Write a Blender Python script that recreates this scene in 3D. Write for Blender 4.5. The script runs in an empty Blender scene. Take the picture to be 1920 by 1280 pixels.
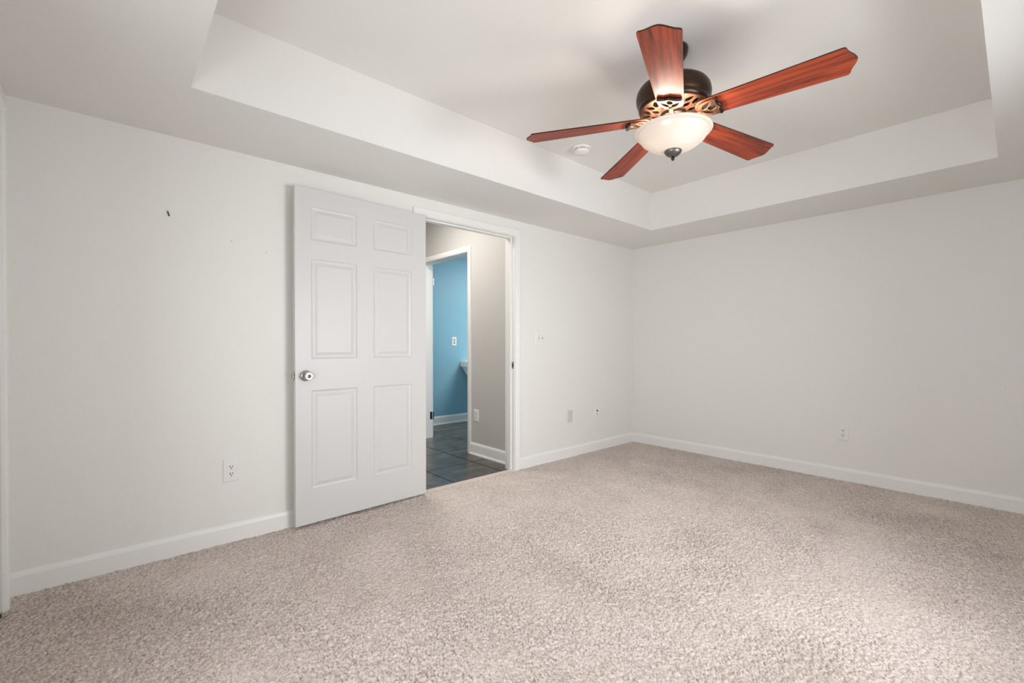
import bpy, bmesh, math, random
import numpy as np
from mathutils import Vector, Matrix

SC = bpy.context.scene
COL = SC.collection
PI = math.pi
random.seed(7)

# ------------------------------------------------------------------ camera
cam_d = bpy.data.cameras.new('camera')
cam_d.sensor_width = 36.0
cam_d.lens = 845.73 / 1920 * 36.0
cam_d.shift_x = -8.0 / 1920
cam_d.shift_y = 12.24 / 1920
cam_d.clip_start = 0.02
cam = bpy.data.objects.new('camera', cam_d)
COL.objects.link(cam)
YAW, PITCH, ROLL = 0.83944, -0.008176, 0.000426
fw = Vector((math.cos(YAW) * math.cos(PITCH), math.sin(YAW) * math.cos(PITCH), math.sin(PITCH)))
rt = Vector((math.sin(YAW), -math.cos(YAW), 0))
up = rt.cross(fw)
r2 = rt * math.cos(ROLL) + up * math.sin(ROLL)
u2 = up * math.cos(ROLL) - rt * math.sin(ROLL)
m = Matrix((r2, u2, -fw)).transposed().to_4x4()
m.translation = Vector((-4.4236, -2.9416, 1.1009))
cam.matrix_world = m
SC.camera = cam

# ------------------------------------------------------------------ view + light
SC.view_settings.view_transform = 'Standard'
SC.view_settings.look = 'None'
SC.view_settings.gamma = 1.0
SC.view_settings.use_curve_mapping = False
SC.view_settings.exposure = 0.0
SC.cycles.max_bounces = 12
SC.cycles.diffuse_bounces = 8
SC.cycles.glossy_bounces = 4
SC.cycles.transmission_bounces = 6
SC.cycles.transparent_max_bounces = 8
SC.cycles.sample_clamp_indirect = 4.0
SC.cycles.caustics_reflective = False
SC.cycles.caustics_refractive = False

world = bpy.data.worlds.new('daylight')
SC.world = world
world.use_nodes = True
bg = world.node_tree.nodes['Background']
bg.inputs[0].default_value = (0.86, 0.92, 1.0, 1)
bg.inputs[1].default_value = 2.0


def area_light(name, loc, direction, sx, sy, power, color=(1, 1, 1), spread=PI):
    l = bpy.data.lights.new(name, 'AREA')
    l.shape = 'RECTANGLE'
    l.size, l.size_y = sx, sy
    l.energy = power
    l.color = color
    l.spread = spread
    o = bpy.data.objects.new(name, l)
    o.location = loc
    o.rotation_euler = Vector(direction).to_track_quat('-Z', 'Y').to_euler()
    COL.objects.link(o)
    return o


def point_light(name, loc, power, color, radius):
    l = bpy.data.lights.new(name, 'POINT')
    l.energy, l.color, l.shadow_soft_size = power, color, radius
    o = bpy.data.objects.new(name, l)
    o.location = loc
    COL.objects.link(o)
    return o


H = 2.1796          # soffit height
HT = 2.529          # tray height
RX0, RY0 = -4.762, -3.47   # room extents (corner of the two seen walls is the origin)
TX0, TX1, TY0, TY1 = -4.17, -0.615, -2.855, -0.613
WC0, WC1 = -2.75, -1.55                        # opening for the added fill-light window left of the camera
WX0, WX1, WZ0, WZ1 = -2.90, -1.80, 0.45, 1.66   # window in the wall behind the camera

area_light('window daylight', (-2.35, RY0 - 0.55, 1.02), (0, 1, 0), 1.5, 1.3, 58, (0.955, 0.975, 1.0), 2.15)
area_light('added side fill light', (RX0 - 0.35, -2.15, 1.05), (1, 0, 0), 1.3, 1.3, 47, (0.955, 0.975, 1.0))  # made-up fill light, brightens the right wall
area_light('hall ceiling lamp', (-2.50, 0.85, 2.55), (0.0, 0, -1), 0.5, 0.5, 23, (1.0, 0.95, 0.88))
area_light('laundry ceiling lamp', (0.0, 1.25, 2.28), (-0.1, 0.2, -1), 1.0, 1.0, 74, (1.0, 0.965, 0.91))

# ------------------------------------------------------------------ materials


def srgb(r, g, b):
    def f(c):
        c /= 255.0
        return c / 12.92 if c <= 0.04045 else ((c + 0.055) / 1.055) ** 2.4
    return (f(r), f(g), f(b), 1)


def newmat(name):
    mt = bpy.data.materials.new(name)
    mt.use_nodes = True
    nt = mt.node_tree
    b = nt.nodes['Principled BSDF']
    return mt, nt, b


def N(nt, kind, **kw):
    n = nt.nodes.new(kind)
    for k, v in kw.items():
        setattr(n, k, v)
    return n


def ramp(nt, stops):
    n = nt.nodes.new('ShaderNodeValToRGB')
    e = n.color_ramp.elements
    while len(e) < len(stops):
        e.new(0.5)
    for i, (p, c) in enumerate(stops):
        e[i].position = p
        e[i].color = c
    return n


def mat_paint(name, col, rough=0.6, bump=0.0, scale=160.0, spec=0.3, var=0.0):
    mt, nt, b = newmat(name)
    b.inputs['Roughness'].default_value = rough
    b.inputs['Specular IOR Level'].default_value = spec
    tc = N(nt, 'ShaderNodeTexCoord')
    if var > 0:
        n = N(nt, 'ShaderNodeTexNoise')
        n.inputs['Scale'].default_value = 1.3
        n.inputs['Detail'].default_value = 3
        nt.links.new(tc.outputs['Object'], n.inputs['Vector'])
        c2 = tuple(x * (1 - var) for x in col[:3]) + (1,)
        r = ramp(nt, [(0.35, c2), (0.65, col)])
        nt.links.new(n.outputs['Fac'], r.inputs['Fac'])
        nt.links.new(r.outputs['Color'], b.inputs['Base Color'])
    else:
        b.inputs['Base Color'].default_value = col
    if bump > 0:
        n2 = N(nt, 'ShaderNodeTexNoise')
        n2.inputs['Scale'].default_value = scale
        n2.inputs['Detail'].default_value = 2
        nt.links.new(tc.outputs['Object'], n2.inputs['Vector'])
        bp = N(nt, 'ShaderNodeBump')
        bp.inputs['Strength'].default_value = bump
        bp.inputs['Distance'].default_value = 0.002
        nt.links.new(n2.outputs['Fac'], bp.inputs['Height'])
        nt.links.new(bp.outputs['Normal'], b.inputs['Normal'])
    return mt


def mat_metal(name, col, rough=0.3, metallic=1.0, grain=0.0):
    mt, nt, b = newmat(name)
    b.inputs['Metallic'].default_value = metallic
    b.inputs['Base Color'].default_value = col
    tc = N(nt, 'ShaderNodeTexCoord')
    n = N(nt, 'ShaderNodeTexNoise')
    n.inputs['Scale'].default_value = 60
    nt.links.new(tc.outputs['Object'], n.inputs['Vector'])
    mr = N(nt, 'ShaderNodeMapRange')
    mr.inputs['To Min'].default_value = max(0.02, rough - 0.06)
    mr.inputs['To Max'].default_value = rough + 0.06
    nt.links.new(n.outputs['Fac'], mr.inputs['Value'])
    nt.links.new(mr.outputs['Result'], b.inputs['Roughness'])
    return mt


M = {}
M['wall'] = mat_paint('wall paint', (0.79, 0.783, 0.752, 1), 0.55, 0.30, 130, 0.25)
M['ceiling'] = mat_paint('ceiling paint', (0.79, 0.778, 0.755, 1), 0.8, 0.15, 130, 0.2)
M['trim'] = mat_paint('trim paint', (0.84, 0.835, 0.818, 1), 0.32, 0.0, 60, 0.45, 0.01)
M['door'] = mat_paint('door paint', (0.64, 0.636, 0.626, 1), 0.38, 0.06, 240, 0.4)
M['plastic'] = mat_paint('white plastic', (0.80, 0.79, 0.77, 1), 0.3, 0, 60, 0.5, 0.01)
M['grey_plastic'] = mat_paint('pale grey plastic', (0.63, 0.615, 0.595, 1), 0.35, 0, 60, 0.4, 0.01)
M['slot'] = mat_paint('dark slot', (0.018, 0.016, 0.014, 1), 0.8, 0, 60, 0.05, 0.1)
M['slot_soft'] = mat_paint('grey recess', (0.28, 0.27, 0.25, 1), 0.6, 0, 60, 0.3, 0.1)
M['blue'] = mat_paint('blue wall paint', (0.225, 0.44, 0.56, 1), 0.5, 0.25, 130, 0.3)
M['hall'] = mat_paint('greige hall paint', (0.56, 0.545, 0.525, 1), 0.55, 0.25, 130, 0.3)
M['nickel'] = mat_metal('satin nickel', (0.46, 0.445, 0.425, 1), 0.30)
M['dark_metal'] = mat_metal('dark hinge metal', (0.06, 0.055, 0.05, 1), 0.4)
M['pewter'] = mat_metal('dark pewter', (0.20, 0.19, 0.175, 1), 0.42)
M['bronze'] = mat_metal('oil rubbed bronze', (0.055, 0.034, 0.024, 1), 0.33, 0.85)
M['copper'] = mat_metal('antique bronze filigree', (0.13, 0.062, 0.036, 1), 0.40, 0.7)
M['tub'] = mat_paint('white laundry tub', (0.86, 0.85, 0.83, 1), 0.3, 0, 60, 0.5, 0.02)


def mat_carpet():
    mt, nt, b = newmat('beige carpet pile')
    b.inputs['Roughness'].default_value = 0.95
    b.inputs['Specular IOR Level'].default_value = 0.05
    b.inputs['Sheen Weight'].default_value = 0.15
    tc = N(nt, 'ShaderNodeTexCoord')
    big = N(nt, 'ShaderNodeTexNoise')
    big.inputs['Scale'].default_value = 1.7
    big.inputs['Detail'].default_value = 5
    big.inputs['Roughness'].default_value = 0.6
    nt.links.new(tc.outputs['Object'], big.inputs['Vector'])
    fine = N(nt, 'ShaderNodeTexNoise')
    fine.inputs['Scale'].default_value = 150
    fine.inputs['Detail'].default_value = 3
    nt.links.new(tc.outputs['Object'], fine.inputs['Vector'])
    r1 = ramp(nt, [(0.30, (0.61, 0.528, 0.482, 1)), (0.52, (0.70, 0.617, 0.570, 1)), (0.72, (0.72, 0.637, 0.598, 1))])
    nt.links.new(big.outputs['Fac'], r1.inputs['Fac'])
    r2_ = ramp(nt, [(0.30, (0.55, 0.53, 0.51, 1)), (0.47, (1.0, 1.0, 1.0, 1)), (0.70, (1.14, 1.14, 1.14, 1))])  # puts the shade of gaps between tufts into the colour
    nt.links.new(fine.outputs['Fac'], r2_.inputs['Fac'])
    mx = N(nt, 'ShaderNodeMix', data_type='RGBA', blend_type='MULTIPLY')
    mx.inputs['Factor'].default_value = 1.0
    nt.links.new(r1.outputs['Color'], mx.inputs['A'])
    nt.links.new(r2_.outputs['Color'], mx.inputs['B'])
    nt.links.new(mx.outputs['Result'], b.inputs['Base Color'])
    return mt


M['carpet'] = mat_carpet()


def mat_tile():
    mt, nt, b = newmat('dark slate tile')
    tc = N(nt, 'ShaderNodeTexCoord')
    mp = N(nt, 'ShaderNodeMapping')
    mp.inputs['Location'].default_value = (2.38 + 0.495 * 4, -0.505 + 0.495 * 4, 0)
    nt.links.new(tc.outputs['Object'], mp.inputs['Vector'])
    br = N(nt, 'ShaderNodeTexBrick')
    br.offset = 0.0
    br.inputs['Scale'].default_value = 1.0
    br.inputs['Brick Width'].default_value = 0.495
    br.inputs['Row Height'].default_value = 0.495
    br.inputs['Mortar Size'].default_value = 0.0045
    br.inputs['Mortar Smooth'].default_value = 0.1
    br.inputs['Color1'].default_value = (0, 0, 0, 1)
    br.inputs['Color2'].default_value = (1, 1, 1, 1)
    nt.links.new(mp.outputs['Vector'], br.inputs['Vector'])
    no = N(nt, 'ShaderNodeTexNoise')
    no.inputs['Scale'].default_value = 5
    no.inputs['Detail'].default_value = 6
    mp2 = N(nt, 'ShaderNodeMapping')
    mp2.inputs['Scale'].default_value = (1, 2.2, 1)
    nt.links.new(tc.outputs['Object'], mp2.inputs['Vector'])
    nt.links.new(mp2.outputs['Vector'], no.inputs['Vector'])
    r = ramp(nt, [(0.30, (0.045, 0.036, 0.030, 1)), (0.5, (0.078, 0.074, 0.068, 1)), (0.70, (0.105, 0.108, 0.106, 1))])
    nt.links.new(no.outputs['Fac'], r.inputs['Fac'])
    mx = N(nt, 'ShaderNodeMix', data_type='RGBA')
    nt.links.new(br.outputs['Fac'], mx.inputs['Factor'])
    nt.links.new(r.outputs['Color'], mx.inputs['A'])
    mx.inputs['B'].default_value = (0.008, 0.007, 0.007, 1)
    nt.links.new(mx.outputs['Result'], b.inputs['Base Color'])
    ro = N(nt, 'ShaderNodeMapRange')
    ro.inputs['To Min'].default_value = 0.27
    ro.inputs['To Max'].default_value = 0.95
    nt.links.new(br.outputs['Fac'], ro.inputs['Value'])
    nt.links.new(ro.outputs['Result'], b.inputs['Roughness'])
    sl = N(nt, 'ShaderNodeMapRange')
    sl.inputs['To Min'].default_value = 0.45
    sl.inputs['To Max'].default_value = 0.0
    nt.links.new(br.outputs['Fac'], sl.inputs['Value'])
    nt.links.new(sl.outputs['Result'], b.inputs['Specular IOR Level'])
    bp = N(nt, 'ShaderNodeBump')
    bp.inputs['Strength'].default_value = 0.25
    bp.inputs['Distance'].default_value = 0.003
    inv = N(nt, 'ShaderNodeMath', operation='SUBTRACT')
    nt.links.new(no.outputs['Fac'], inv.inputs[0])
    nt.links.new(br.outputs['Fac'], inv.inputs[1])
    nt.links.new(inv.outputs[0], bp.inputs['Height'])
    nt.links.new(bp.outputs['Normal'], b.inputs['Normal'])
    return mt


M['tile'] = mat_tile()


def mat_wood():
    mt, nt, b = newmat('cherry wood')
    tc = N(nt, 'ShaderNodeTexCoord')
    mp = N(nt, 'ShaderNodeMapping')
    mp.inputs['Scale'].default_value = (1.6, 24, 24)
    nt.links.new(tc.outputs['Object'], mp.inputs['Vector'])
    oi = N(nt, 'ShaderNodeObjectInfo')
    ad = N(nt, 'ShaderNodeVectorMath', operation='ADD')
    nt.links.new(mp.outputs['Vector'], ad.inputs[0])
    ml = N(nt, 'ShaderNodeMath', operation='MULTIPLY')
    ml.inputs[1].default_value = 40.0
    nt.links.new(oi.outputs['Random'], ml.inputs[0])
    cb = N(nt, 'ShaderNodeCombineXYZ')
    nt.links.new(ml.outputs[0], cb.inputs['X'])
    nt.links.new(ml.outputs[0], cb.inputs['Y'])
    nt.links.new(cb.outputs['Vector'], ad.inputs[1])
    n1 = N(nt, 'ShaderNodeTexNoise')
    n1.inputs['Scale'].default_value = 1.6
    n1.inputs['Detail'].default_value = 6
    n1.inputs['Roughness'].default_value = 0.62
    n1.inputs['Distortion'].default_value = 0.6
    nt.links.new(ad.outputs['Vector'], n1.inputs['Vector'])
    mp3 = N(nt, 'ShaderNodeMapping')
    mp3.inputs['Scale'].default_value = (3.0, 11, 1)
    nt.links.new(ad.outputs['Vector'], mp3.inputs['Vector'])
    n2 = N(nt, 'ShaderNodeTexNoise')
    n2.inputs['Scale'].default_value = 1.8
    n2.inputs['Detail'].default_value = 3
    nt.links.new(mp3.outputs['Vector'], n2.inputs['Vector'])
    mxf = N(nt, 'ShaderNodeMath', operation='MULTIPLY_ADD')
    mxf.inputs[1].default_value = 0.35
    nt.links.new(n2.outputs['Fac'], mxf.inputs[0])
    sc_ = N(nt, 'ShaderNodeMath', operation='MULTIPLY')
    sc_.inputs[1].default_value = 0.65
    nt.links.new(n1.outputs['Fac'], sc_.inputs[0])
    nt.links.new(sc_.outputs[0], mxf.inputs[2])
    r = ramp(nt, [(0.36, (0.055, 0.007, 0.003, 1)), (0.47, (0.25, 0.029, 0.007, 1)), (0.60, (0.42, 0.058, 0.012, 1))])
    nt.links.new(mxf.outputs[0], r.inputs['Fac'])
    nt.links.new(r.outputs['Color'], b.inputs['Base Color'])
    b.inputs['Roughness'].default_value = 0.55
    b.inputs['Specular IOR Level'].default_value = 0.7
    return mt


M['wood'] = mat_wood()
M['wood_edge'] = mat_paint('dark blade edge', (0.035, 0.016, 0.010, 1), 0.4, 0, 60, 0.4, 0.1)


def mat_bowl():
    mt = bpy.data.materials.new('frosted lamp glass')
    mt.use_nodes = True
    nt = mt.node_tree
    nt.nodes.clear()
    out = N(nt, 'ShaderNodeOutputMaterial')
    df = N(nt, 'ShaderNodeBsdfDiffuse')
    df.inputs['Color'].default_value = (0.66, 0.58, 0.52, 1)
    tr = N(nt, 'ShaderNodeBsdfTranslucent')
    tr.inputs['Color'].default_value = (1.0, 0.90, 0.78, 1)
    m1 = N(nt, 'ShaderNodeMixShader')
    m1.inputs[0].default_value = 0.0085
    nt.links.new(df.outputs[0], m1.inputs[1])
    nt.links.new(tr.outputs[0], m1.inputs[2])
    gl = N(nt, 'ShaderNodeBsdfGlossy')
    gl.inputs['Roughness'].default_value = 0.25
    m2 = N(nt, 'ShaderNodeMixShader')
    m2.inputs[0].default_value = 0.05
    nt.links.new(m1.outputs[0], m2.inputs[1])
    nt.links.new(gl.outputs[0], m2.inputs[2])
    em = N(nt, 'ShaderNodeEmission')
    em.inputs['Color'].default_value = (1.0, 0.82, 0.66, 1)
    em.inputs['Strength'].default_value = 0.13
    sm = N(nt, 'ShaderNodeAddShader')
    nt.links.new(m2.outputs[0], sm.inputs[0])
    nt.links.new(em.outputs[0], sm.inputs[1])
    nt.links.new(sm.outputs[0], out.inputs['Surface'])
    return mt


M['bowl'] = mat_bowl()


def mat_pane():
    mt = bpy.data.materials.new('window glass')
    mt.use_nodes = True
    nt = mt.node_tree
    nt.nodes.clear()
    out = N(nt, 'ShaderNodeOutputMaterial')
    t = N(nt, 'ShaderNodeBsdfTransparent')
    g = N(nt, 'ShaderNodeBsdfGlossy')
    g.inputs['Roughness'].default_value = 0.02
    mx = N(nt, 'ShaderNodeMixShader')
    mx.inputs[0].default_value = 0.06
    nt.links.new(t.outputs[0], mx.inputs[1])
    nt.links.new(g.outputs[0], mx.inputs[2])
    nt.links.new(mx.outputs[0], out.inputs['Surface'])
    return mt


M['pane'] = mat_pane()

# ------------------------------------------------------------------ mesh helpers


def obj(name, bm, mat, parent=None, smooth=False, mats=None):
    me = bpy.data.meshes.new(name)
    bm.normal_update()
    bm.to_mesh(me)
    bm.free()
    for mm in (mats or [mat]):
        me.materials.append(mm)
    if smooth:
        for p in me.polygons:
            p.use_smooth = True
    o = bpy.data.objects.new(name, me)
    COL.objects.link(o)
    if parent:
        o.parent = parent
    return o


def tag(o, label, cat, group=None, kind=None):
    o['label'] = label
    o['category'] = cat
    if group:
        o['group'] = group
    if kind:
        o['kind'] = kind
    return o


def thing(name, label, cat, loc=(0, 0, 0), rot=(0, 0, 0), group=None, kind=None):
    o = bpy.data.objects.new(name, None)
    o.empty_display_size = 0.05
    COL.objects.link(o)
    o.location = loc
    o.rotation_euler = rot
    return tag(o, label, cat, group, kind)


def add_box(bm, x0, x1, y0, y1, z0, z1):
    vs = [bm.verts.new(p) for p in ((x0, y0, z0), (x1, y0, z0), (x1, y1, z0), (x0, y1, z0),
                                    (x0, y0, z1), (x1, y0, z1), (x1, y1, z1), (x0, y1, z1))]
    for f in ((3, 2, 1, 0), (4, 5, 6, 7), (0, 1, 5, 4), (1, 2, 6, 5), (2, 3, 7, 6), (3, 0, 4, 7)):
        bm.faces.new([vs[i] for i in f])
    return vs


def box(*a):
    bm = bmesh.new()
    add_box(bm, *a)
    return bm


def bbox(x0, x1, y0, y1, z0, z1, bev=0.002, seg=2):
    bm = box(x0, x1, y0, y1, z0, z1)
    bmesh.ops.bevel(bm, geom=bm.edges[:], offset=bev, segments=seg, affect='EDGES', profile=0.5)
    return bm


def lathe(profile, seg=64, cap=False):
    """profile of (r, z), revolved about z"""
    bm = bmesh.new()
    rings = []
    for r, z in profile:
        if r < 1e-5:
            rings.append([bm.verts.new((0, 0, z))])
        else:
            rings.append([bm.verts.new((r * math.cos(2 * PI * k / seg), r * math.sin(2 * PI * k / seg), z)) for k in range(seg)])
    for a, b in zip(rings[:-1], rings[1:]):
        for k in range(seg):
            k2 = (k + 1) % seg
            if len(a) == 1 and len(b) == 1:
                continue
            if len(a) == 1:
                bm.faces.new((a[0], b[k2], b[k]))
            elif len(b) == 1:
                bm.faces.new((a[k], a[k2], b[0]))
            else:
                bm.faces.new((a[k], a[k2], b[k2], b[k]))
    bmesh.ops.recalc_face_normals(bm, faces=bm.faces[:])
    return bm


def prism(profile, p0, p1, up_axis='z'):
    """profile list of (d, h): d = distance out of the wall, h = height; swept from p0 to p1 (plan points);
    out-of-wall direction is to the right of travel"""
    bm = bmesh.new()
    a, b = Vector(p0), Vector(p1)
    t = (b - a).normalized()
    n = Vector((t.y, -t.x))
    rows = []
    for q in (a, b):
        rows.append([bm.verts.new((q.x + n.x * d, q.y + n.y * d, h)) for d, h in profile])
    k = len(profile)
    for i in range(k):
        j = (i + 1) % k
        bm.faces.new((rows[0][i], rows[0][j], rows[1][j], rows[1][i]))
    bm.faces.new(rows[0][::-1])
    bm.faces.new(rows[1])
    bmesh.ops.recalc_face_normals(bm, faces=bm.faces[:])
    return bm


def sweep_frame(profile, path, closed=False, to3d=None):
    """profile (w, d): w = across (outward from the opening), d = out of wall. path: list of (point2d, outward miter dir*scale)"""
    bm = bmesh.new()
    rows = []
    for (px, pz), (mx, mz) in path:
        rows.append([bm.verts.new(to3d(px + mx * w, pz + mz * w, d)) for w, d in profile])
    k = len(profile)
    n = len(rows)
    for r in range(n if closed else n - 1):
        A, B = rows[r], rows[(r + 1) % n]
        for i in range(k):
            j = (i + 1) % k
            bm.faces.new((A[i], A[j], B[j], B[i]))
    if not closed:
        bm.faces.new(rows[0][::-1])
        bm.faces.new(rows[-1])
    bmesh.ops.recalc_face_normals(bm, faces=bm.faces[:])
    return bm


def tube_bm(pts, radii, seg=10, flat=1.0):
    """tube along points; radii per point; flat squeezes it vertically"""
    bm = bmesh.new()
    rings = []
    P = [Vector(p) for p in pts]
    for i, p in enumerate(P):
        t = (P[min(i + 1, len(P) - 1)] - P[max(i - 1, 0)]).normalized()
        s = t.cross(Vector((0, 0, 1)))
        if s.length < 1e-4:
            s = Vector((0, 1, 0))
        s.normalize()
        u = s.cross(t)
        r = radii[i] if hasattr(radii, '__len__') else radii
        rings.append([bm.verts.new(p + s * r * math.cos(2 * PI * k / seg) + u * r * flat * math.sin(2 * PI * k / seg)) for k in range(seg)])
    for a, b in zip(rings[:-1], rings[1:]):
        for k in range(seg):
            bm.faces.new((a[k], a[(k + 1) % seg], b[(k + 1) % seg], b[k]))
    bm.faces.new(rings[0][::-1])
    bm.faces.new(rings[-1])
    bmesh.ops.recalc_face_normals(bm, faces=bm.faces[:])
    return bm


def plate_mesh(name, loops, thick, bevel=0.0, res=1):
    """flat plate with holes: the first loop is the outline, the rest are holes"""
    cu = bpy.data.curves.new(name, 'CURVE')
    cu.dimensions = '2D'
    cu.fill_mode = 'BOTH'
    cu.extrude = thick / 2
    cu.bevel_depth = bevel
    cu.bevel_resolution = res
    for lp in loops:
        sp = cu.splines.new('POLY')
        sp.points.add(len(lp) - 1)
        for i, (x, y) in enumerate(lp):
            sp.points[i].co = (x, y, 0, 1)
        sp.use_cyclic_u = True
    tmp = bpy.data.objects.new(name + ' curve', cu)
    COL.objects.link(tmp)
    dg = bpy.context.evaluated_depsgraph_get()
    me = bpy.data.meshes.new_from_object(tmp.evaluated_get(dg))
    bpy.data.objects.remove(tmp)
    bpy.data.curves.remove(cu)
    bm = bmesh.new()
    bm.from_mesh(me)
    bpy.data.meshes.remove(me)
    bmesh.ops.remove_doubles(bm, verts=bm.verts[:], dist=1e-5)
    bmesh.ops.recalc_face_normals(bm, faces=bm.faces[:])
    return bm


def join(*bms):
    bm = bms[0]
    for b in bms[1:]:
        me = bpy.data.meshes.new('tmp')
        b.to_mesh(me)
        b.free()
        bm.from_mesh(me)
        bpy.data.meshes.remove(me)
    return bm


def struct(name, bm, mat, label, cat, parent=None, smooth=False):
    o = obj(name, bm, mat, parent, smooth)
    if parent is None:
        tag(o, label, cat, kind='structure')
    return o


# ------------------------------------------------------------------ the room shell
OX0, OX1, OZ = -2.751, -1.788, 2.060      # rough opening of the hall doorway
WT = 0.12

bm = box(RX0 - 0.12, OX0, 0, WT, -0.05, 2.65)
add_box(bm, OX1, 0.12, 0, WT, -0.05, 2.65)
add_box(bm, OX0, OX1, 0, WT, OZ, 2.65)
struct('wall_left', bm, M['wall'], 'long off-white wall holding the open doorway', 'wall')
struct('wall_right', box(0, WT, RY0 - 0.12, 0, -0.05, 2.65), M['wall'], 'plain off-white wall at the right with one outlet', 'wall')

# wall behind the camera with a window opening
bm = box(RX0 - 0.12, WX0, RY0 - WT, RY0, -0.05, 2.65)
add_box(bm, WX1, 0, RY0 - WT, RY0, -0.05, 2.65)
add_box(bm, WX0, WX1, RY0 - WT, RY0, -0.05, WZ0)
add_box(bm, WX0, WX1, RY0 - WT, RY0, WZ1, 2.65)
struct('wall_behind', bm, M['wall'], 'off-white window wall facing the doorway', 'wall')
# wall at the left of the camera: a closet door near the corner
CY0, CY1, CZ = -0.97, -0.135, 2.06
bm = box(RX0 - WT, RX0, RY0, WC0, -0.05, 2.65)
add_box(bm, RX0 - WT, RX0, WC1, CY0, -0.05, 2.65)
add_box(bm, RX0 - WT, RX0, WC0, WC1, -0.05, WZ0)
add_box(bm, RX0 - WT, RX0, WC0, WC1, WZ1, 2.65)
add_box(bm, RX0 - WT, RX0, CY1, 0, -0.05, 2.65)
add_box(bm, RX0 - WT, RX0, CY0, CY1, CZ, 2.65)
struct('wall_near', bm, M['wall'], 'off-white wall at the far left edge of the photo', 'wall')

# tray ceiling: soffit ring, four risers, raised top
bm = bmesh.new()


def q4(a, b, c, d):
    bm.faces.new([bm.verts.new(p) for p in (a, b, c, d)])


for (x0, x1, y0, y1) in ((RX0, 0, TY1, 0), (RX0, 0, RY0, TY0), (RX0, TX0, TY0, TY1), (TX1, 0, TY0, TY1)):
    add_box(bm, x0, x1, y0, y1, H, H + 0.02)
t = 0.02
add_box(bm, TX0 - t, TX0, TY0 - t, TY1 + t, H + 0.02, HT)
add_box(bm, TX1, TX1 + t, TY0 - t, TY1 + t, H + 0.02, HT)
add_box(bm, TX0, TX1, TY0 - t, TY0, H + 0.02, HT)
add_box(bm, TX0, TX1, TY1, TY1 + t, H + 0.02, HT)
add_box(bm, TX0 - 0.3, TX1 + 0.3, TY0 - 0.3, TY1 + 0.3, HT, HT + 0.05)
struct('ceiling', bm, M['ceiling'], 'tray ceiling with a raised centre and lower soffit border', 'ceiling')


# carpet: a real pile surface
def carpet():
    st = 0.0048
    xs = np.arange(RX0, 0.0001, st)
    ys = np.arange(RY0, 0.0005, st)
    rng = np.random.default_rng(3)
    nx, ny = len(xs), len(ys)
    X, Y = np.meshgrid(xs, ys, indexing='ij')

    def coarse(cell, amp):
        gx, gy = int((xs[-1] - xs[0]) / cell) + 3, int((ys[-1] - ys[0]) / cell) + 3
        g = rng.standard_normal((gx, gy)) * amp
        fx, fy = (X - xs[0]) / cell, (Y - ys[0]) / cell
        ix, iy = fx.astype(int), fy.astype(int)
        tx, ty = fx - ix, fy - iy
        tx, ty = tx * tx * (3 - 2 * tx), ty * ty * (3 - 2 * ty)
        return (g[ix, iy] * (1 - tx) * (1 - ty) + g[ix + 1, iy] * tx * (1 - ty) + g[ix, iy + 1] * (1 - tx) * ty + g[ix + 1, iy + 1] * tx * ty)
    rough = 1.0 + coarse(0.22, 0.32) + coarse(0.6, 0.25)
    W = rng.standard_normal((nx, ny))
    W = np.where(W < 0, W * 1.5, W * 0.75)          # closed tuft tops with deep gaps between
    Z = W * 0.0034 * np.clip(rough, 0.4, 1.9) + coarse(0.011, 0.0012) + coarse(0.03, 0.0008)
    Z = np.clip(Z, -0.016, 0.0055) - 0.004
    jx = rng.uniform(-1, 1, (nx, ny)) * st * 0.38
    jy = rng.uniform(-1, 1, (nx, ny)) * st * 0.38
    jx[0, :] = jx[-1, :] = 0
    jy[:, 0] = jy[:, -1] = 0
    co = np.stack([X + jx, Y + jy, Z], -1).reshape(-1, 3).astype(np.float32)
    idx = np.arange(nx * ny).reshape(nx, ny)
    f = np.stack([idx[:-1, :-1], idx[1:, :-1], idx[1:, 1:], idx[:-1, 1:]], -1).reshape(-1, 4).astype(np.int32)
    me = bpy.data.meshes.new('floor')
    me.vertices.add(len(co))
    me.vertices.foreach_set('co', co.ravel())
    me.loops.add(f.size)
    me.loops.foreach_set('vertex_index', f.ravel())
    me.polygons.add(len(f))
    me.polygons.foreach_set('loop_start', np.arange(0, f.size, 4, dtype=np.int32))
    me.polygons.foreach_set('use_smooth', np.ones(len(f), dtype=bool))
    me.update(calc_edges=True)
    me.materials.append(M['carpet'])
    o = bpy.data.objects.new('floor', me)
    COL.objects.link(o)
    tag(o, 'beige cut-pile carpet covering the bedroom floor', 'carpet', kind='structure')


carpet()

struct('floor_base', box(RX0 - 0.15, 0.12, RY0 - 0.12, -0.001, -0.08, -0.022), M['carpet'], 'unseen slab added under the carpet to block light leaks', 'floor')  # added slab, keeps outside light from showing under the closet door

# ------------------------------------------------------------------ baseboards
HB = 0.100
BASE = [(0, -0.012), (0.014, -0.012), (0.014, HB - 0.022), (0.0125, HB - 0.017), (0.009, HB - 0.008), (0.006, HB - 0.002), (0.004, HB), (0, HB)]
CW = 0.054       # casing width


def baseboard(name, p0, p1, label):
    return struct(name, prism(BASE, p0, p1), M['trim'], label, 'baseboard')


baseboard('baseboard_left', (RX0, 0), (OX0 + 0.012 - CW, 0), 'white baseboard along the left wall behind the open door')
baseboard('baseboard_left.001', (OX1 - 0.012 + CW, 0), (0, 0), 'white baseboard between the door casing and the room corner')
baseboard('baseboard_right', (0, -0.014), (0, RY0), 'white baseboard along the plain right wall')
baseboard('baseboard_behind', (0, RY0), (RX0, RY0), 'white baseboard under the window behind the camera')
baseboard('baseboard_near', (RX0, RY0), (RX0, CY0 + 0.012 - CW), 'white baseboard beside the closet door')

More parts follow.
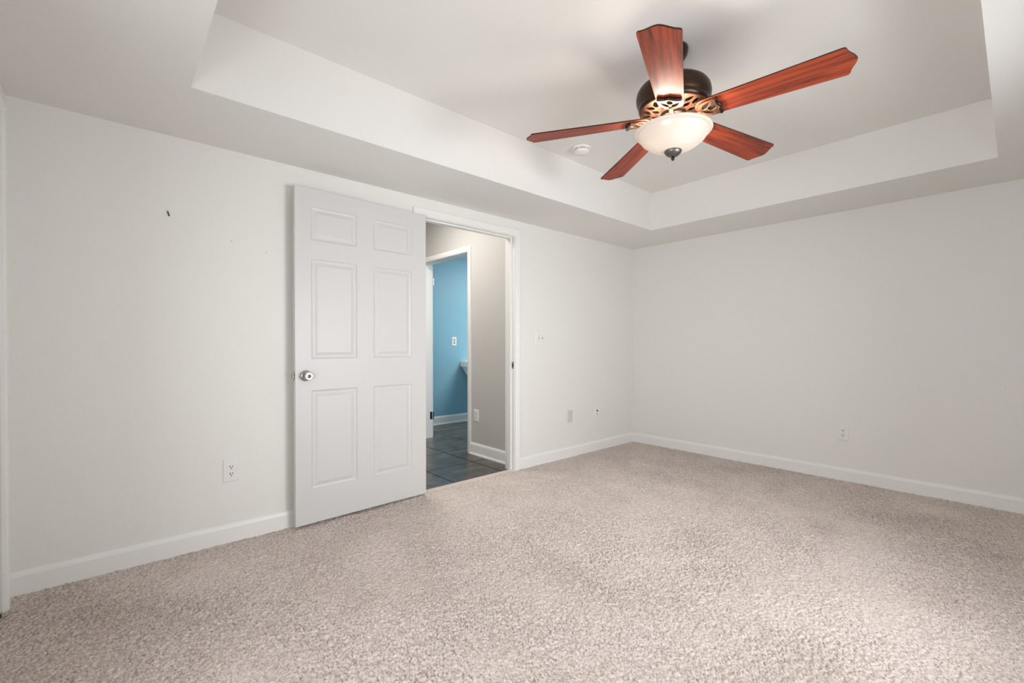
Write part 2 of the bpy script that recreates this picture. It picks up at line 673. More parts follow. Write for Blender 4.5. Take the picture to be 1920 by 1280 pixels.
CAS = [(0, 0), (0, 0.009), (0.004, 0.012), (0.012, 0.012), (0.016, 0.0145), (0.040, 0.016), (0.048, 0.016), (CW, 0.012), (CW, 0)]


def casing(x0, x1, zt, to3d, zb=-0.012):
    """x0/x1/zt: inner edges of the casing"""
    path = [((x0, zb), (-1, 0)), ((x0, zt), (-1, 1)), ((x1, zt), (1, 1)), ((x1, zb), (1, 0))]
    return sweep_frame(CAS, path, False, to3d)


# hall doorway: casing, jambs and stops
bm = casing(OX0 + 0.012, OX1 - 0.012, OZ - 0.012, lambda a, z, d: (a, -d, z))
add_box(bm, OX0, OX0 + 0.018, 0, WT, -0.012, OZ)
add_box(bm, OX1 - 0.018, OX1, 0, WT, -0.012, OZ)
add_box(bm, OX0 + 0.018, OX1 - 0.018, 0, WT, OZ - 0.018, OZ)
# stop moulding
add_box(bm, OX0 + 0.018, OX0 + 0.029, 0.038, 0.072, -0.012, OZ - 0.018)
add_box(bm, OX1 - 0.029, OX1 - 0.018, 0.038, 0.072, -0.012, OZ - 0.018)
add_box(bm, OX0 + 0.029, OX1 - 0.029, 0.038, 0.072, OZ - 0.029, OZ - 0.018)
trim1 = struct('trim_1', bm, M['trim'], 'white casing and jamb around the open hall doorway', 'door frame')
# hall-side casing as its own trim
struct('trim_4', casing(OX0 + 0.012, OX1 - 0.012, OZ - 0.012, lambda a, z, d: (a, WT + d, z)), M['trim'],
       'white casing on the hall side of the doorway', 'door frame')
sp = obj('strike_plate', bbox(OX1 - 0.0195, OX1 - 0.0178, 0.006, 0.034, 0.889, 0.947, 0.0006, 1), M['nickel'], trim1)
sp['label'] = 'small grey metal strike plate'
obj('strike_hole', box(OX1 - 0.0198, OX1 - 0.0193, 0.014, 0.027, 0.907, 0.930), M['slot'], sp)

struct('trim_2', bbox(OX0 + 0.018, OX1 - 0.018, 0.000, 0.050, -0.012, 0.0005, 0.003, 2), M['carpet'],
       'beige rolled carpet edge along the doorway threshold', 'threshold')

# closet door in the near wall, only its casing shows at the left edge
bm = casing(CY0 + 0.012, CY1 - 0.012, CZ - 0.012, lambda a, z, d: (RX0 + d, a, z))
add_box(bm, RX0 - WT, RX0, CY0, CY0 + 0.018, -0.012, CZ)
add_box(bm, RX0 - WT, RX0, CY1 - 0.018, CY1, -0.012, CZ)
add_box(bm, RX0 - WT, RX0, CY0 + 0.018, CY1 - 0.018, CZ - 0.018, CZ)
struct('trim_3', bm, M['trim'], 'white closet door casing at the left edge of the photo', 'door frame')

struct('closet_light_block', box(RX0 - WT - 0.03, RX0 - WT, CY0 - 0.1, CY1 + 0.1, -0.05, CZ + 0.1), M['wall'], 'unseen panel added to block outside light behind the closet door', 'wall')  # added so no sky light leaks past the closet door

# window behind the camera, and an unseen one added for fill light


def window(name, to3d, a0, a1, z0, z1, label):
    bm = bmesh.new()

    def bx_(p, q_, r0, r1, d0, d1):
        c = [to3d(a, z, d) for a in (p, q_) for z in (r0, r1) for d in (d0, d1)]
        xs = [v[0] for v in c]
        ys = [v[1] for v in c]
        zs = [v[2] for v in c]
        add_box(bm, min(xs), max(xs), min(ys), max(ys), min(zs), max(zs))
    f = 0.045
    for (p, q_, r0, r1) in ((a0, a0 + f, z0, z1), (a1 - f, a1, z0, z1), (a0 + f, a1 - f, z0, z0 + f), (a0 + f, a1 - f, z1 - f, z1),
                            (a0 + f, a1 - f, (z0 + z1) / 2 - 0.02, (z0 + z1) / 2 + 0.02)):
        bx_(p, q_, r0, r1, -0.09, -0.04)
    o = struct(name, bm, M['trim'], label, 'window')
    bm = bmesh.new()
    bx_(a0 + f, a1 - f, z0 + f, z1 - f, -0.068, -0.064)
    obj('window_pane', bm, M['pane'], o)
    bm = bmesh.new()
    bx_(a0 - 0.05, a1 + 0.05, z0 - 0.03, z0, -0.04, 0.05)
    obj('window_sill', bm, M['trim'], o)
    return o


window('window_1', lambda a, z, d: (a, RY0 + d, z), WX0, WX1, WZ0, WZ1, 'white double-hung window in the wall behind the camera')

window('fill_window', lambda a, z, d: (RX0 + d, a, z), WC0, WC1, WZ0, WZ1, 'unseen white window added for fill light left of the camera')  # invented opening to go with the side fill light

# ------------------------------------------------------------------ six-panel door leaf


def door_leaf(W, Ht, T=0.035):
    """leaf in local coords: x 0..W from the hinge, front face at y=0 (facing -y), z 0..Ht"""
    s = W / 0.908
    cols = [(0.119 * s, 0.410 * s), (0.524 * s, 0.815 * s)]
    k = Ht / 2.034
    rows = [(0.205 * k, 0.810 * k), (1.000 * k, 1.608 * k), (1.722 * k, 1.926 * k)]
    bm = bmesh.new()

    def face(y, sgn):
        xs = sorted([0, W] + [c for cc in cols for c in cc])
        zs = sorted([0, Ht] + [c for cc in rows for c in cc])
        grid = {}

        def v(x, z, yy=0.0):
            key = (round(x, 5), round(z, 5), round(yy, 5))
            if key not in grid:
                grid[key] = bm.verts.new((x, y + sgn * yy, z))
            return grid[key]

        for i in range(len(xs) - 1):
            for j in range(len(zs) - 1):
                a, b, c, d = xs[i], xs[i + 1], zs[j], zs[j + 1]
                ispan = any(abs(a - p) < 1e-6 for p, _ in cols) and any(abs(c - r) < 1e-6 for r, _ in rows)
                if not ispan:
                    bm.faces.new((v(a, c), v(b, c), v(b, d), v(a, d)))
                    continue
                # moulded recess with a raised field
                loops = [(0.0, 0.0), (0.005, 0.006), (0.014, 0.0085), (0.022, 0.0085), (0.034, 0.0045), (0.040, 0.0025)]
                prev = None
                for ins, dep in loops:
                    cur = [v(a + ins, c + ins, dep), v(b - ins, c + ins, dep), v(b - ins, d - ins, dep), v(a + ins, d - ins, dep)]
                    if prev:
                        for e in range(4):
                            bm.faces.new((prev[e], prev[(e + 1) % 4], cur[(e + 1) % 4], cur[e]))
                    prev = cur
                bm.faces.new(prev)
        return [v(0, 0), v(W, 0), v(W, Ht), v(0, Ht)], xs, zs, v

    fa, xs, zs, va = face(0.0, 1)
    fb, _, _, vb = face(T, -1)
    for i in range(len(xs) - 1):
        for z in (0, Ht):
            bm.faces.new((va(xs[i], z), va(xs[i + 1], z), vb(xs[i + 1], z), vb(xs[i], z)))
    for j in range(len(zs) - 1):
        for x in (0, W):
            bm.faces.new((va(x, zs[j]), va(x, zs[j + 1]), vb(x, zs[j + 1]), vb(x, zs[j])))
    bmesh.ops.recalc_face_normals(bm, faces=bm.faces[:])
    return bm


def add_bevel(o, w=0.0015):
    md = o.modifiers.new('edge', 'BEVEL')
    md.width = w
    md.segments = 2
    md.limit_method = 'ANGLE'
    md.angle_limit = math.radians(60)


# bedroom door, swung open flat against the wall
P_h, P_f = Vector((-2.7145, -0.050)), Vector((-3.6165, -0.086))
LEN = (P_f - P_h).length
ang = math.atan2(P_f.y - P_h.y, P_f.x - P_h.x)
DH = 2.028
# local +x runs from the hinge to the free edge; the seen face must look to -y of the room
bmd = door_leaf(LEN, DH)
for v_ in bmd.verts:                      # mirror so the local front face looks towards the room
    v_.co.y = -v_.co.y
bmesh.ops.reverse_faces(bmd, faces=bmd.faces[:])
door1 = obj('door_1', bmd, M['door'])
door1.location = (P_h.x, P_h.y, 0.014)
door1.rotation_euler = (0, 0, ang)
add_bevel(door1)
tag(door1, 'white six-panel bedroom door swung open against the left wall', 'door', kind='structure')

# knob (local frame: front face looks along +y of the door's local frame)
KX, KZ = LEN - 0.060, 0.898


def on_door(bmx, x, z, y=0.0):
    """turn a lathe made about +z so that its axis points along local +y (out of the seen face)"""
    bmesh.ops.rotate(bmx, verts=bmx.verts[:], cent=(0, 0, 0), matrix=Matrix.Rotation(-PI / 2, 3, 'X'))
    bmesh.ops.translate(bmx, verts=bmx.verts[:], vec=(x, y, z))
    return bmx


ros = lathe([(0, 0.0), (0.0325, 0.0), (0.0325, 0.004), (0.030, 0.008), (0.022, 0.0105), (0.015, 0.011), (0, 0.011)], 40)
kn = obj('door_knob', on_door(ros, KX, KZ), M['nickel'], door1, True)
kn['label'] = 'round satin nickel door knob'
ball = lathe([(0.011, 0.010), (0.0115, 0.022), (0.016, 0.030), (0.0235, 0.036), (0.0265, 0.044), (0.0262, 0.052), (0.023, 0.057), (0.0215, 0.0585),
              (0.019, 0.0572), (0.014, 0.0570), (0.0075, 0.0575), (0.007, 0.060), (0, 0.060)], 40)
obj('knob', on_door(ball, KX, KZ), M['nickel'], kn, True)
obj('lock_button', on_door(lathe([(0, 0.0602), (0.0030, 0.0602), (0.0030, 0.0618), (0, 0.0618)], 16), KX, KZ), M['slot'], kn)
lp = obj('latch_plate', bbox(LEN - 0.0005, LEN + 0.0012, -0.031, -0.005, KZ - 0.028, KZ + 0.028, 0.0004, 1), M['nickel'], door1)
lp['label'] = 'metal latch plate on the door edge'
obj('latch_bolt', bbox(LEN + 0.001, LEN + 0.012, -0.025, -0.011, KZ - 0.009, KZ + 0.009, 0.002, 2), M['pewter'], lp)
for i, hz in enumerate((0.22, 1.02, 1.82)):
    hb = lathe([(0, -0.045), (0.005, -0.045), (0.0065, -0.042), (0.0065, 0.042), (0.005, 0.045), (0, 0.045)], 16)
    bmesh.ops.translate(hb, verts=hb.verts[:], vec=(-0.003, -0.039, hz))
    obj('hinge', hb, M['nickel'], door1, True)

# closet leaf in the near wall
door3 = obj('door_3', door_leaf(CY1 - CY0 - 0.042, 2.026), M['door'])
door3.location = (RX0 - 0.004, CY0 + 0.021, 0.008)
door3.rotation_euler = (0, 0, PI / 2)
tag(door3, 'white closed closet door at the left edge', 'door', kind='structure')

# ------------------------------------------------------------------ hall and laundry room
HX = -1.70                    # hall wall plane
LX = -1.58                    # laundry side of it
DY0, DY1 = 0.820, 1.742       # rough opening of the laundry door
ZF = -0.010
struct('floor_hall', box(-3.2, 1.3, WT, 4.0, ZF - 0.05, ZF), M['tile'], 'dark slate tile floor beyond the doorway', 'floor')
fl2 = struct('floor_threshold', box(OX0 + 0.018, OX1 - 0.018, 0.050, WT, ZF - 0.05, ZF), M['tile'], 'dark tile strip under the doorway', 'floor')
bm = box(HX, LX, WT, DY0, -0.05, 2.6)
add_box(bm, HX, LX, DY1, 4.0, -0.05, 2.6)
add_box(bm, HX, LX, DY0, DY1, OZ, 2.6)
struct('wall_hall', bm, M['hall'], 'greige hall wall seen through the doorway', 'wall')
struct('wall_hall_far', box(-3.2, HX, 3.9, 4.02, -0.05, 2.6), M['hall'], 'greige end wall of the hall', 'wall')
struct('wall_hall_left', box(-3.32, -3.2, WT, 4.02, -0.05, 2.6), M['hall'], 'greige hall wall hidden behind the bedroom wall', 'wall')
struct('ceiling_hall', box(-3.32, LX, WT, 4.02, 2.60, 2.66), M['ceiling'], 'white hall ceiling', 'ceiling')
# laundry room lining
BY = 2.41
struct('wall_laundry_far', box(LX, 1.3, BY, BY + 0.1, -0.05, 2.4), M['blue'], 'blue wall of the room beyond the hall', 'wall')
bm = box(LX, LX + 0.006, WT, DY0 - 0.06, -0.03, 2.4)
add_box(bm, LX, LX + 0.006, DY1 + 0.06, BY, -0.03, 2.4)
add_box(bm, LX, LX + 0.006, DY0 - 0.06, DY1 + 0.06, OZ + 0.06, 2.4)
struct('wall_laundry_left', bm, M['blue'], 'blue inner face of the wall around the laundry door', 'wall')
struct('wall_laundry_right', box(1.2, 1.3, WT, BY, -0.05, 2.4), M['blue'], 'blue side wall of the laundry room', 'wall')
struct('wall_laundry_near', box(LX, 1.2, WT, WT + 0.05, -0.05, 2.4), M['blue'], 'blue near wall of the laundry room', 'wall')
struct('ceiling_laundry', box(LX, 1.3, WT, BY + 0.1, 2.315, 2.4), M['ceiling'], 'white ceiling of the blue laundry room', 'ceiling')
HB2 = 0.108
BASE2 = [(0, ZF), (0.026, ZF), (0.026, ZF + 0.008), (0.020, ZF + 0.018), (0.014, ZF + 0.020), (0.014, HB2 - 0.022), (0.011, HB2 - 0.012), (0.006, HB2 - 0.003), (0.004, HB2), (0, HB2)]
struct('baseboard_hall', prism([(-d, h) for d, h in BASE2], (HX, WT + 0.016), (HX, DY0 + 0.012 - CW)),
       M['trim'], 'white baseboard along the greige hall wall', 'baseboard')
struct('baseboard_laundry', prism(BASE2, (LX + 0.01, BY), (1.2, BY)), M['trim'], 'white baseboard along the blue wall', 'baseboard')
# laundry doorway casing
bm = casing(DY0 + 0.012, DY1 - 0.012, OZ - 0.012, lambda a, z, d: (HX - d, a, z), ZF)
add_box(bm, HX, LX, DY0, DY0 + 0.018, ZF, OZ)
add_box(bm, HX, LX, DY1 - 0.018, DY1, ZF, OZ)
add_box(bm, HX, LX, DY0 + 0.018, DY1 - 0.018, OZ - 0.018, OZ)
trim5 = struct('trim_5', bm, M['trim'], 'white casing and jamb around the blue room doorway', 'door frame')
struct('trim_6', casing(DY0 + 0.012, DY1 - 0.012, OZ - 0.012, lambda a, z, d: (LX + d, a, z), ZF), M['trim'],
       'white casing on the inside of the blue room doorway', 'door frame')
# laundry door leaf swung into the blue room
door2 = obj('door_2', door_leaf(0.70, 2.026), M['door'])
ha = math.radians(61)
door2.location = (LX + 0.020, DY1 - 0.004, ZF + 0.014)
door2.rotation_euler = (0, 0, ha)
tag(door2, 'white blue-room door swung inward, only its hinge edge showing', 'door', kind='structure')
for hz, mt_ in ((0.245, 'dark_metal'), (1.05, 'nickel'), (1.84, 'nickel')):
    hb = bbox(-0.003, 0.004, -0.012, 0.012, hz - 0.045, hz + 0.045, 0.002, 1)
    bmesh.ops.translate(hb, verts=hb.verts[:], vec=(-0.004, 0.004, 0))
    ho = obj('hinge', hb, M[mt_], door2)
    if mt_ == 'dark_metal':
        ho['label'] = 'dark lower hinge'
# hinge leaf let into the jamb
obj('hinge_leaf', bbox(LX - 0.032, LX - 0.002, DY1 - 0.0195, DY1 - 0.0178, 0.21, 0.30, 0.0005, 1), M['dark_metal'], trim5)

# ------------------------------------------------------------------ electrical plates


def plate_bm(w, h, d=0.006):
    bm = bmesh.new()
    prof = [(0.0, 0.0), (0.0, d * 0.45), (0.004, d * 0.9), (0.008, d)]
    prev = None
    for ins, y in prof:
        a, b = w / 2 - ins, h / 2 - ins
        cur = [bm.verts.new(p) for p in ((-a, -y, -b), (a, -y, -b), (a, -y, b), (-a, -y, b))]
        if prev:
            for e in range(4):
                bm.faces.new((prev[e], prev[(e + 1) % 4], cur[(e + 1) % 4], cur[e]))
        else:
            bm.faces.new(cur[::-1])
        prev = cur
    bm.faces.new(prev)
    bmesh.ops.recalc_face_normals(bm, faces=bm.faces[:])
    return bm


def disc_y(x, z, r, y0, y1, seg=20, sx=1.0, sz=1.0):
    bm = lathe([(0, y0), (r, y0), (r, y1), (0, y1)], seg)
    bmesh.ops.rotate(bm, verts=bm.verts[:], cent=(0, 0, 0), matrix=Matrix.Rotation(PI / 2, 3, 'X'))
    for v_ in bm.verts:
        v_.co.x *= sx
        v_.co.z *= sz
    bmesh.ops.translate(bm, verts=bm.verts[:], vec=(x, 0, z))
    return bm


def make_outlet(label, loc, rz, w=0.080, h=0.127, group='duplex wall outlets'):
    o = thing('electrical_outlet', label, 'outlet', loc, (0, 0, rz), group)
    obj('cover_plate', plate_bm(w, h), M['plastic'], o)
    for dz in (0.0195, -0.0195):
        r = obj('receptacle', disc_y(0, dz, 0.0172, 0.0058, 0.0078, 28, 1.0, 0.84), M['plastic'], o)
        for sx, sh in ((-0.0063, 0.0085), (0.0063, 0.0068)):
            obj('slot', box(sx - 0.0019, sx + 0.0019, -0.0083, -0.0070, dz + 0.0035 - sh / 2, dz + 0.0035 + sh / 2), M['slot'], r)
        obj('ground_hole', disc_y(0, dz - 0.0078, 0.0031, 0.0070, 0.0083, 12), M['slot'], r)
    obj('screw', disc_y(0, 0, 0.003, 0.0055, 0.0072, 12), M['plastic'], o)
    return o


make_outlet('white duplex outlet low on the wall left of the open door', (-3.9285, 0, 0.3955), 0)
make_outlet('white duplex outlet low on the plain right wall', (0, -1.992, 0.3835), -PI / 2)
make_outlet('white outlet on the greige hall wall beside the blue room doorway', (HX, 0.692, 0.386), -PI / 2, 0.078, 0.118)

# double light switch beside the door casing
sw = thing('light_switch', 'white two-gang toggle switch beside the door casing', 'light switch', (-1.487, 0, 1.159))
obj('cover_plate', plate_bm(0.124, 0.127), M['plastic'], sw)
for sx in (-0.023, 0.023):
    s_ = obj('switch_slot', box(sx - 0.0055, sx + 0.0055, -0.0064, -0.0050, -0.012, 0.012), M['slot_soft'], sw)
    tg = bbox(sx - 0.0042, sx + 0.0042, -0.016, -0.004, -0.006, 0.006, 0.001, 1)
    bmesh.ops.rotate(tg, verts=tg.verts[:], cent=(sx, -0.005, 0), matrix=Matrix.Rotation(math.radians(-25), 3, 'X'))
    obj('toggle', tg, M['plastic'], s_)
    for dz in (0.030, -0.030):
        obj('screw', disc_y(sx, dz, 0.003, 0.0055, 0.0070, 12), M['slot_soft'], sw)

bp_ = thing('blank_wall_plate', 'pale grey blank wall plate low on the wall right of the doorway', 'wall plate', (-1.076, 0, 0.395))
obj('cover_plate', plate_bm(0.076, 0.118), M['grey_plastic'], bp_)
for dz in (0.041, -0.041):
    obj('screw', disc_y(0, dz, 0.003, 0.0055, 0.0070, 12), M['slot_soft'], bp_)

cj = thing('cable_jack', 'white cable jack plate with a dark socket nearest the room corner', 'wall plate', (-0.662, 0, 0.388))
obj('cover_plate', plate_bm(0.072, 0.114), M['plastic'], cj)
jk = obj('socket', disc_y(0.006, 0.022, 0.0075, 0.0055, 0.013, 16), M['slot'], cj)
jk['label'] = 'dark cable socket'
obj('socket', disc_y(0.006, -0.012, 0.006, 0.0055, 0.009, 16), M['slot_soft'], cj)

bs = thing('light_switch', 'pale switch plate on the blue wall above the tub', 'light switch', (-0.806, BY, 1.142))
obj('cover_plate', plate_bm(0.076, 0.122), M['plastic'], bs)
obj('receptacle', disc_y(0, 0.02, 0.014, 0.0055, 0.0075, 16), M['slot_soft'], bs)
obj('receptacle', disc_y(0, -0.02, 0.014, 0.0055, 0.0075, 16), M['slot_soft'], bs)

# picture hanger left on the wall
hk = thing('picture_hook', 'tiny dark picture hook high on the wall left of the door', 'hook', (-4.2005, 0, 1.774))
hb = tube_bm([(-0.004, -0.0025, 0.012), (-0.001, -0.003, 0.002), (0.001, -0.003, -0.006), (0.002, -0.009, -0.011), (0.002, -0.013, -0.006)], 0.0024, 8)
obj('hook_wire', hb, M['dark_metal'], hk, True)
nb = lathe([(0, -0.001), (0.0035, -0.001), (0.0035, 0.004), (0, 0.005)], 12)
bmesh.ops.rotate(nb, verts=nb.verts[:], cent=(0, 0, 0), matrix=Matrix.Rotation(PI / 2, 3, 'X'))
bmesh.ops.translate(nb, verts=nb.verts[:], vec=(-0.004, 0, 0.011))
obj('nail_head', nb, M['pewter'], hk, True)

# small nails left in the walls
NAILS = [((-3.9227, 0, 1.6760), 0, 'tiny nail in the left wall between the picture hook and the open door'),
         ((-3.7489, 0, 1.6360), 0, 'tiny nail in the left wall just beside the open door edge'),
         ((0, -2.885, 0.8056), -PI / 2, 'tiny nail in the right wall near the photo edge'),
         ((HX, 0.50, 1.93), -PI / 2, 'tiny nail high on the greige hall wall')]
for loc, rz, lab in NAILS:
    nb = lathe([(0, 0), (0.0022, 0), (0.0022, 0.0035), (0, 0.004)], 10)
    bmesh.ops.rotate(nb, verts=nb.verts[:], cent=(0, 0, 0), matrix=Matrix.Rotation(PI / 2, 3, 'X'))
    o = obj('nail', nb, M['pewter'])
    o.location = loc
    o.rotation_euler = (0, 0, rz)
    tag(o, lab, 'nail')

# ------------------------------------------------------------------ laundry tub
tub = thing('laundry_tub', 'white tapered laundry tub against the blue wall', 'sink', (-0.40, 2.10, ZF))
TZ = 0.858 - ZF


def tub_bm():
    bm = bmesh.new()
    lv = [(0.30, 0.31, TZ - 0.0), (0.30, 0.31, TZ - 0.075), (0.283, 0.295, TZ - 0.080), (0.15, 0.19, 0.50), (0.13, 0.17, 0.48)]
    prev = None
    rows = []
    for a, b, z in lv:
        rows.append([bm.verts.new(p) for p in ((-a, -b, z), (a, -b, z), (a, b, z), (-a, b, z))])
    inner = [[bm.verts.new(p) for p in ((-a, -b, z), (a, -b, z), (a, b, z), (-a, b, z))] for a, b, z in ((0.27, 0.28, TZ), (0.26, 0.27, TZ - 0.02), (0.13, 0.165, 0.53))]
    seq = rows[::-1] + inner
    for A, B in zip(seq[:-1], seq[1:]):
        for e in range(4):
            bm.faces.new((A[e], A[(e + 1) % 4], B[(e + 1) % 4], B[e]))
    bm.faces.new(rows[-1][::-1])
    bm.faces.new(inner[-1])
    bmesh.ops.recalc_face_normals(bm, faces=bm.faces[:])
    return bm


tb = obj('basin', tub_bm(), M['tub'], tub)
for sx in (-1, 1):
    for sy in (-1, 1):
        obj('leg', tube_bm([(sx * 0.12, sy * 0.15, 0.50), (sx * 0.17, sy * 0.19, 0.0)], 0.014, 10), M['tub'], tub, True)

# ------------------------------------------------------------------ smoke detector
sd = thing('smoke_detector', 'round white smoke detector on the raised ceiling beside the fan', 'smoke detector', (-1.878, -0.815, HT))
obj('base', lathe([(0, 0), (0.068, 0), (0.068, -0.012), (0.064, -0.018), (0.055, -0.019), (0, -0.019)], 48), M['plastic'], sd, True)
obj('vent_ring', lathe([(0, -0.018), (0.050, -0.018), (0.050, -0.024), (0, -0.024)], 48), M['slot'], sd, True)
obj('cover', lathe([(0, -0.023), (0.054, -0.023), (0.054, -0.030), (0.050, -0.040), (0.042, -0.046), (0, -0.048)], 48), M['plastic'], sd, True)
for k in range(6):
    a = k * PI / 3 + 0.35
    pb = box(0.047, 0.0545, -0.006, 0.006, -0.024, -0.018)
    bmesh.ops.rotate(pb, verts=pb.verts[:], cent=(0, 0, 0), matrix=Matrix.Rotation(a, 3, 'Z'))
    obj('vent_rib', pb, M['plastic'], sd)

# ------------------------------------------------------------------ ceiling fan
FX, FY = -2.387, -1.812
fan = thing('ceiling_fan', 'five-blade cherry and bronze ceiling fan with a lit glass bowl', 'ceiling fan', (FX, FY, HT))


def zz(z):
    return z - HT


obj('canopy', lathe([(0, zz(2.529)), (0.068, zz(2.529)), (0.069, zz(2.515)), (0.064, zz(2.495)), (0.050, zz(2.472)), (0.030, zz(2.460)), (0.018, zz(2.456)), (0, zz(2.456))], 48), M['bronze'], fan, True)
obj('downrod', lathe([(0, zz(2.458)), (0.0125, zz(2.458)), (0.0125, zz(2.375)), (0.030, zz(2.372)), (0.034, zz(2.350)), (0, zz(2.350))], 32), M['bronze'], fan, True)
obj('motor_housing', lathe([(0, zz(2.366)), (0.080, zz(2.365)), (0.118, zz(2.361)), (0.148, zz(2.350)), (0.153, zz(2.345)), (0.159, zz(2.342)), (0.170, zz(2.326)), (0.1745, zz(2.304)), (0.172, zz(2.282)),
                            (0.164, zz(2.266)), (0.161, zz(2.260)), (0.164, zz(2.256)), (0.163, zz(2.250)), (0.158, zz(2.242)), (0.155, zz(2.240)), (0.153, zz(2.247)), (0, zz(2.250))], 96), M['bronze'], fan, True)


def leaf(cx, cy, a, L, W, n=14):
    """pointed leaf outline centred at (cx, cy), long axis at angle a"""
    pts = []
    for k in range(n):
        t_ = k / n * 2 * PI
        x = L / 2 * math.cos(t_)
        y = W / 2 * math.sin(t_) * (1 - 0.35 * math.cos(t_)) * abs(math.sin(t_)) ** 0.25
        pts.append((cx + x * math.cos(a) - y * math.sin(a), cy + x * math.sin(a) + y * math.cos(a)))
    return pts


# pierced filigree ring under the motor
loops = [[(0.156 * math.cos(2 * PI * k / 96), 0.156 * math.sin(2 * PI * k / 96)) for k in range(96)],
         [(0.060 * math.cos(2 * PI * k / 64), 0.060 * math.sin(2 * PI * k / 64)) for k in range(64)]]
for k in range(10):
    a0 = 2 * PI * k / 10
    for da, rr, tilt, L, W in ((-0.155, 0.126, 0.5, 0.046, 0.027), (0.155, 0.126, -0.5, 0.046, 0.027), (0.0, 0.088, 0.0, 0.040, 0.026)):
        a = a0 + da
        loops.append(leaf(rr * math.cos(a), rr * math.sin(a), a + tilt, L, W))
ring = plate_mesh('ring', loops, 0.006, 0.0012, 1)
for v_ in ring.verts:            # slightly conical: the middle hangs lower
    r_ = math.hypot(v_.co.x, v_.co.y)
    v_.co.z += zz(2.236) + (r_ - 0.156) * 0.14
obj('filigree_ring', ring, M['copper'], fan)
obj('flywheel', lathe([(0, zz(2.246)), (0.060, zz(2.246)), (0.060, zz(2.204)), (0.050, zz(2.198)), (0, zz(2.198))], 48), M['bronze'], fan, True)
obj('switch_housing', lathe([(0, zz(2.200)), (0.045, zz(2.200)), (0.047, zz(2.192)), (0.058, zz(2.182)), (0.062, zz(2.172)), (0.062, zz(2.158)), (0.068, zz(2.152)), (0.068, zz(2.142)), (0.03, zz(2.137)), (0, zz(2.137))], 48), M['bronze'], fan, True)

# blades and their irons: one of each is built, the others are copies
BR, BP = 0.718, -0.19
BLADES = [(276.4, 2.190), (130.8, 2.138), (205.0, 2.185), (346.55, 2.170), (61.4, 2.155)]
HUBZ = 2.200


def blade_outline():
    half = [(0.112, 0.0), (0.114, 0.020), (0.121, 0.038), (0.132, 0.050), (0.150, 0.057), (0.22, 0.061), (0.40, 0.0675), (0.55, 0.0730), (0.660, 0.0770),
            (0.676, 0.0775), (0.684, 0.0765), (0.689, 0.072), (0.691, 0.064), (0.693, 0.056), (0.6965, 0.048), (0.702, 0.038), (0.709, 0.026), (0.7145, 0.014), (BR, 0.0)]
    return [(x, -y) for x, y in half] + [(x, y) for x, y in half[-2:0:-1]]


def pitched(bm, about=0.0):
    bmesh.ops.rotate(bm, verts=bm.verts[:], cent=(0, 0, about), matrix=Matrix.Rotation(BP, 3, 'X'))
    return bm


def blade_bm():
    bm = plate_mesh('blade', [blade_outline()], 0.0052, 0.0008, 1)
    for f_ in bm.faces:
        f_.material_index = 0 if abs(f_.normal.z) > 0.8 else 1
    return pitched(bm)


def tulip():
    """blade holder outline in blade coords (x outwards)"""
    half = [(0.118, 0.0), (0.119, 0.010), (0.126, 0.022), (0.138, 0.036), (0.154, 0.046), (0.172, 0.051), (0.190, 0.052), (0.204, 0.0535), (0.213, 0.0525),
            (0.214, 0.045), (0.209, 0.032), (0.210, 0.019), (0.218, 0.008), (0.224, 0.0)]
    out = [(x, -y) for x, y in half] + [(x, y) for x, y in half[-2:0:-1]]
    holes = [leaf(0.163, 0.024, 0.72, 0.058, 0.024), leaf(0.163, -0.024, -0.72, 0.058, 0.024), leaf(0.186, 0.0, 0.0, 0.044, 0.030)]
    return [out] + holes


def iron_bm():
    bm = plate_mesh('iron', tulip(), 0.004, 0.0022, 2)
    bmesh.ops.translate(bm, verts=bm.verts[:], vec=(0, 0, -0.0085))
    return pitched(bm)


def shade_sheet_bm():  # dark sheet added so the holder's holes look shaded
    bm = plate_mesh('backing', [[(0.14 + (x - 0.17) * 0.9 + 0.026, y * 0.9) for x, y in tulip()[0]]], 0.0022)
    bmesh.ops.translate(bm, verts=bm.verts[:], vec=(0, 0, -0.0042))
    return bm


def iron_arm_bm():
    prof = [(0.044, -0.004), (0.056, -0.008), (0.070, -0.016), (0.085, -0.022), (0.100, -0.021), (0.115, -0.015), (0.130, -0.011), (0.142, -0.010)]
    return tube_bm([(x, 0, z) for x, z in prof], [0.012, 0.0125, 0.012, 0.011, 0.0105, 0.0105, 0.0105, 0.009], 12, 0.85)


def iron_lip_bm():
    e = [(0.212, -0.0520), (0.210, -0.034), (0.212, -0.018), (0.221, 0.0), (0.212, 0.018), (0.210, 0.034), (0.212, 0.0520)]
    pts = []
    for i in range(len(e) - 1):
        for k in range(4):
            s_ = k / 4
            pts.append((e[i][0] * (1 - s_) + e[i + 1][0] * s_, e[i][1] * (1 - s_) + e[i + 1][1] * s_, -0.010))
    pts.append((e[-1][0], e[-1][1], -0.010))
    bm = tube_bm(pts, 0.0085, 10)
    return pitched(bm)


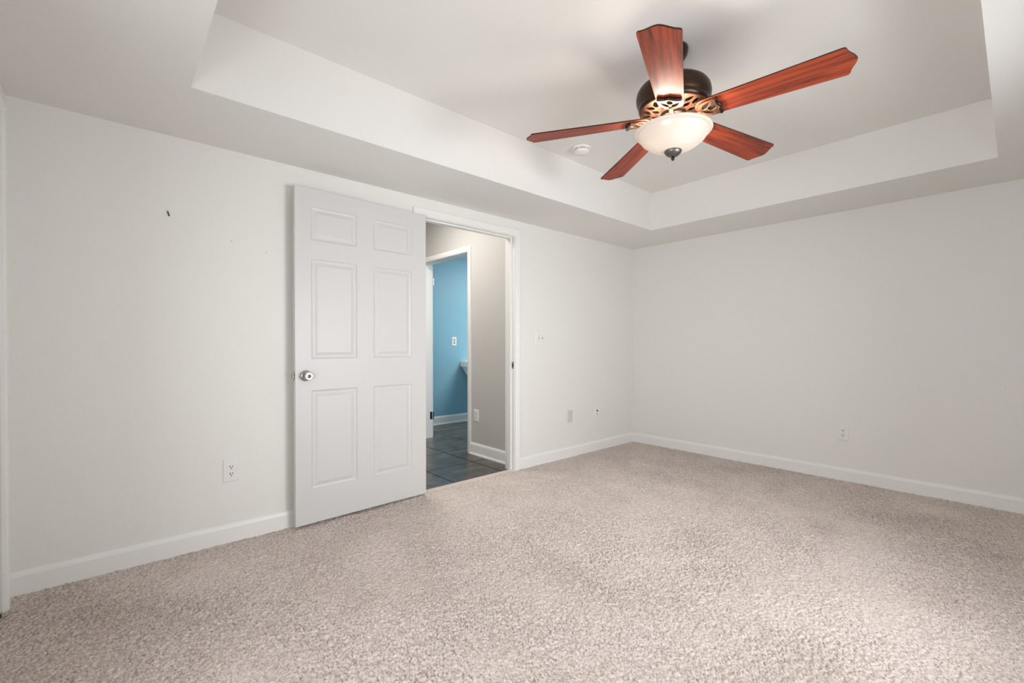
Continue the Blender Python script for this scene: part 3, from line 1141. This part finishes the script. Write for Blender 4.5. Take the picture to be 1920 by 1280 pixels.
protos = None
for i, (deg, ztip) in enumerate(BLADES):
    droop = math.atan2(ztip - HUBZ, BR)
    rot = Matrix.Rotation(math.radians(deg), 4, 'Z') @ Matrix.Rotation(-droop, 4, 'Y')
    mtx = Matrix.Translation((0, 0, zz(HUBZ))) @ rot
    if protos is None:
        bl = obj('blade', blade_bm(), None, fan, mats=[M['wood'], M['wood_edge']])
        ir = obj('blade_iron', iron_bm(), M['copper'], bl)
        ar = obj('iron_arm', iron_arm_bm(), M['copper'], bl, True)
        lpp = obj('iron_lip', iron_lip_bm(), M['bronze'], bl, True)
        bk = obj('hole_shade_sheet', pitched(shade_sheet_bm()), M['slot'], bl)  # added dark sheet, stands in for shade in the holes
        protos = (bl, ir, ar, lpp, bk)
    else:
        bl = protos[0].copy()
        bl.parent = fan
        COL.objects.link(bl)
        for ch in protos[1:]:
            c2 = ch.copy()
            c2.parent = bl
            COL.objects.link(c2)
    bl.matrix_local = mtx

# light kit
bowl_prof = [(0.166, 2.139), (0.172, 2.140), (0.1775, 2.138), (0.1800, 2.133), (0.1760, 2.127), (0.1690, 2.1245), (0.1630, 2.1235), (0.1610, 2.120),
             (0.1575, 2.108), (0.1470, 2.092), (0.1290, 2.077), (0.1060, 2.062), (0.0790, 2.050), (0.0500, 2.042), (0.0200, 2.038), (0.0, 2.038)]
gb = obj('glass_bowl', lathe([(r, zz(z)) for r, z in bowl_prof], 96), M['bowl'], fan, True)
gb['label'] = 'lit frosted white glass bowl'
fin = obj('finial', lathe([(0, zz(2.040)), (0.0405, zz(2.040)), (0.0410, zz(2.036)), (0.036, zz(2.027)), (0.026, zz(2.018)), (0.014, zz(2.012)), (0.006, zz(2.010)), (0, zz(2.010))], 40), M['pewter'], fan, True)
obj('finial_ball', lathe([(0, zz(2.011)), (0.004, zz(2.010)), (0.0078, zz(2.006)), (0.0085, zz(2.002)), (0.0075, zz(1.998)), (0.004, zz(1.9945)), (0, zz(1.994))], 24), M['dark_metal'], fin, True)
for az in (145, 238, 60):
    a = math.radians(az)
    x, y = FX + 0.085 * math.cos(a), FY + 0.085 * math.sin(a)
    point_light('fan bulb', (x, y, 2.112), 4.0, (1.0, 0.86, 0.72), 0.026)
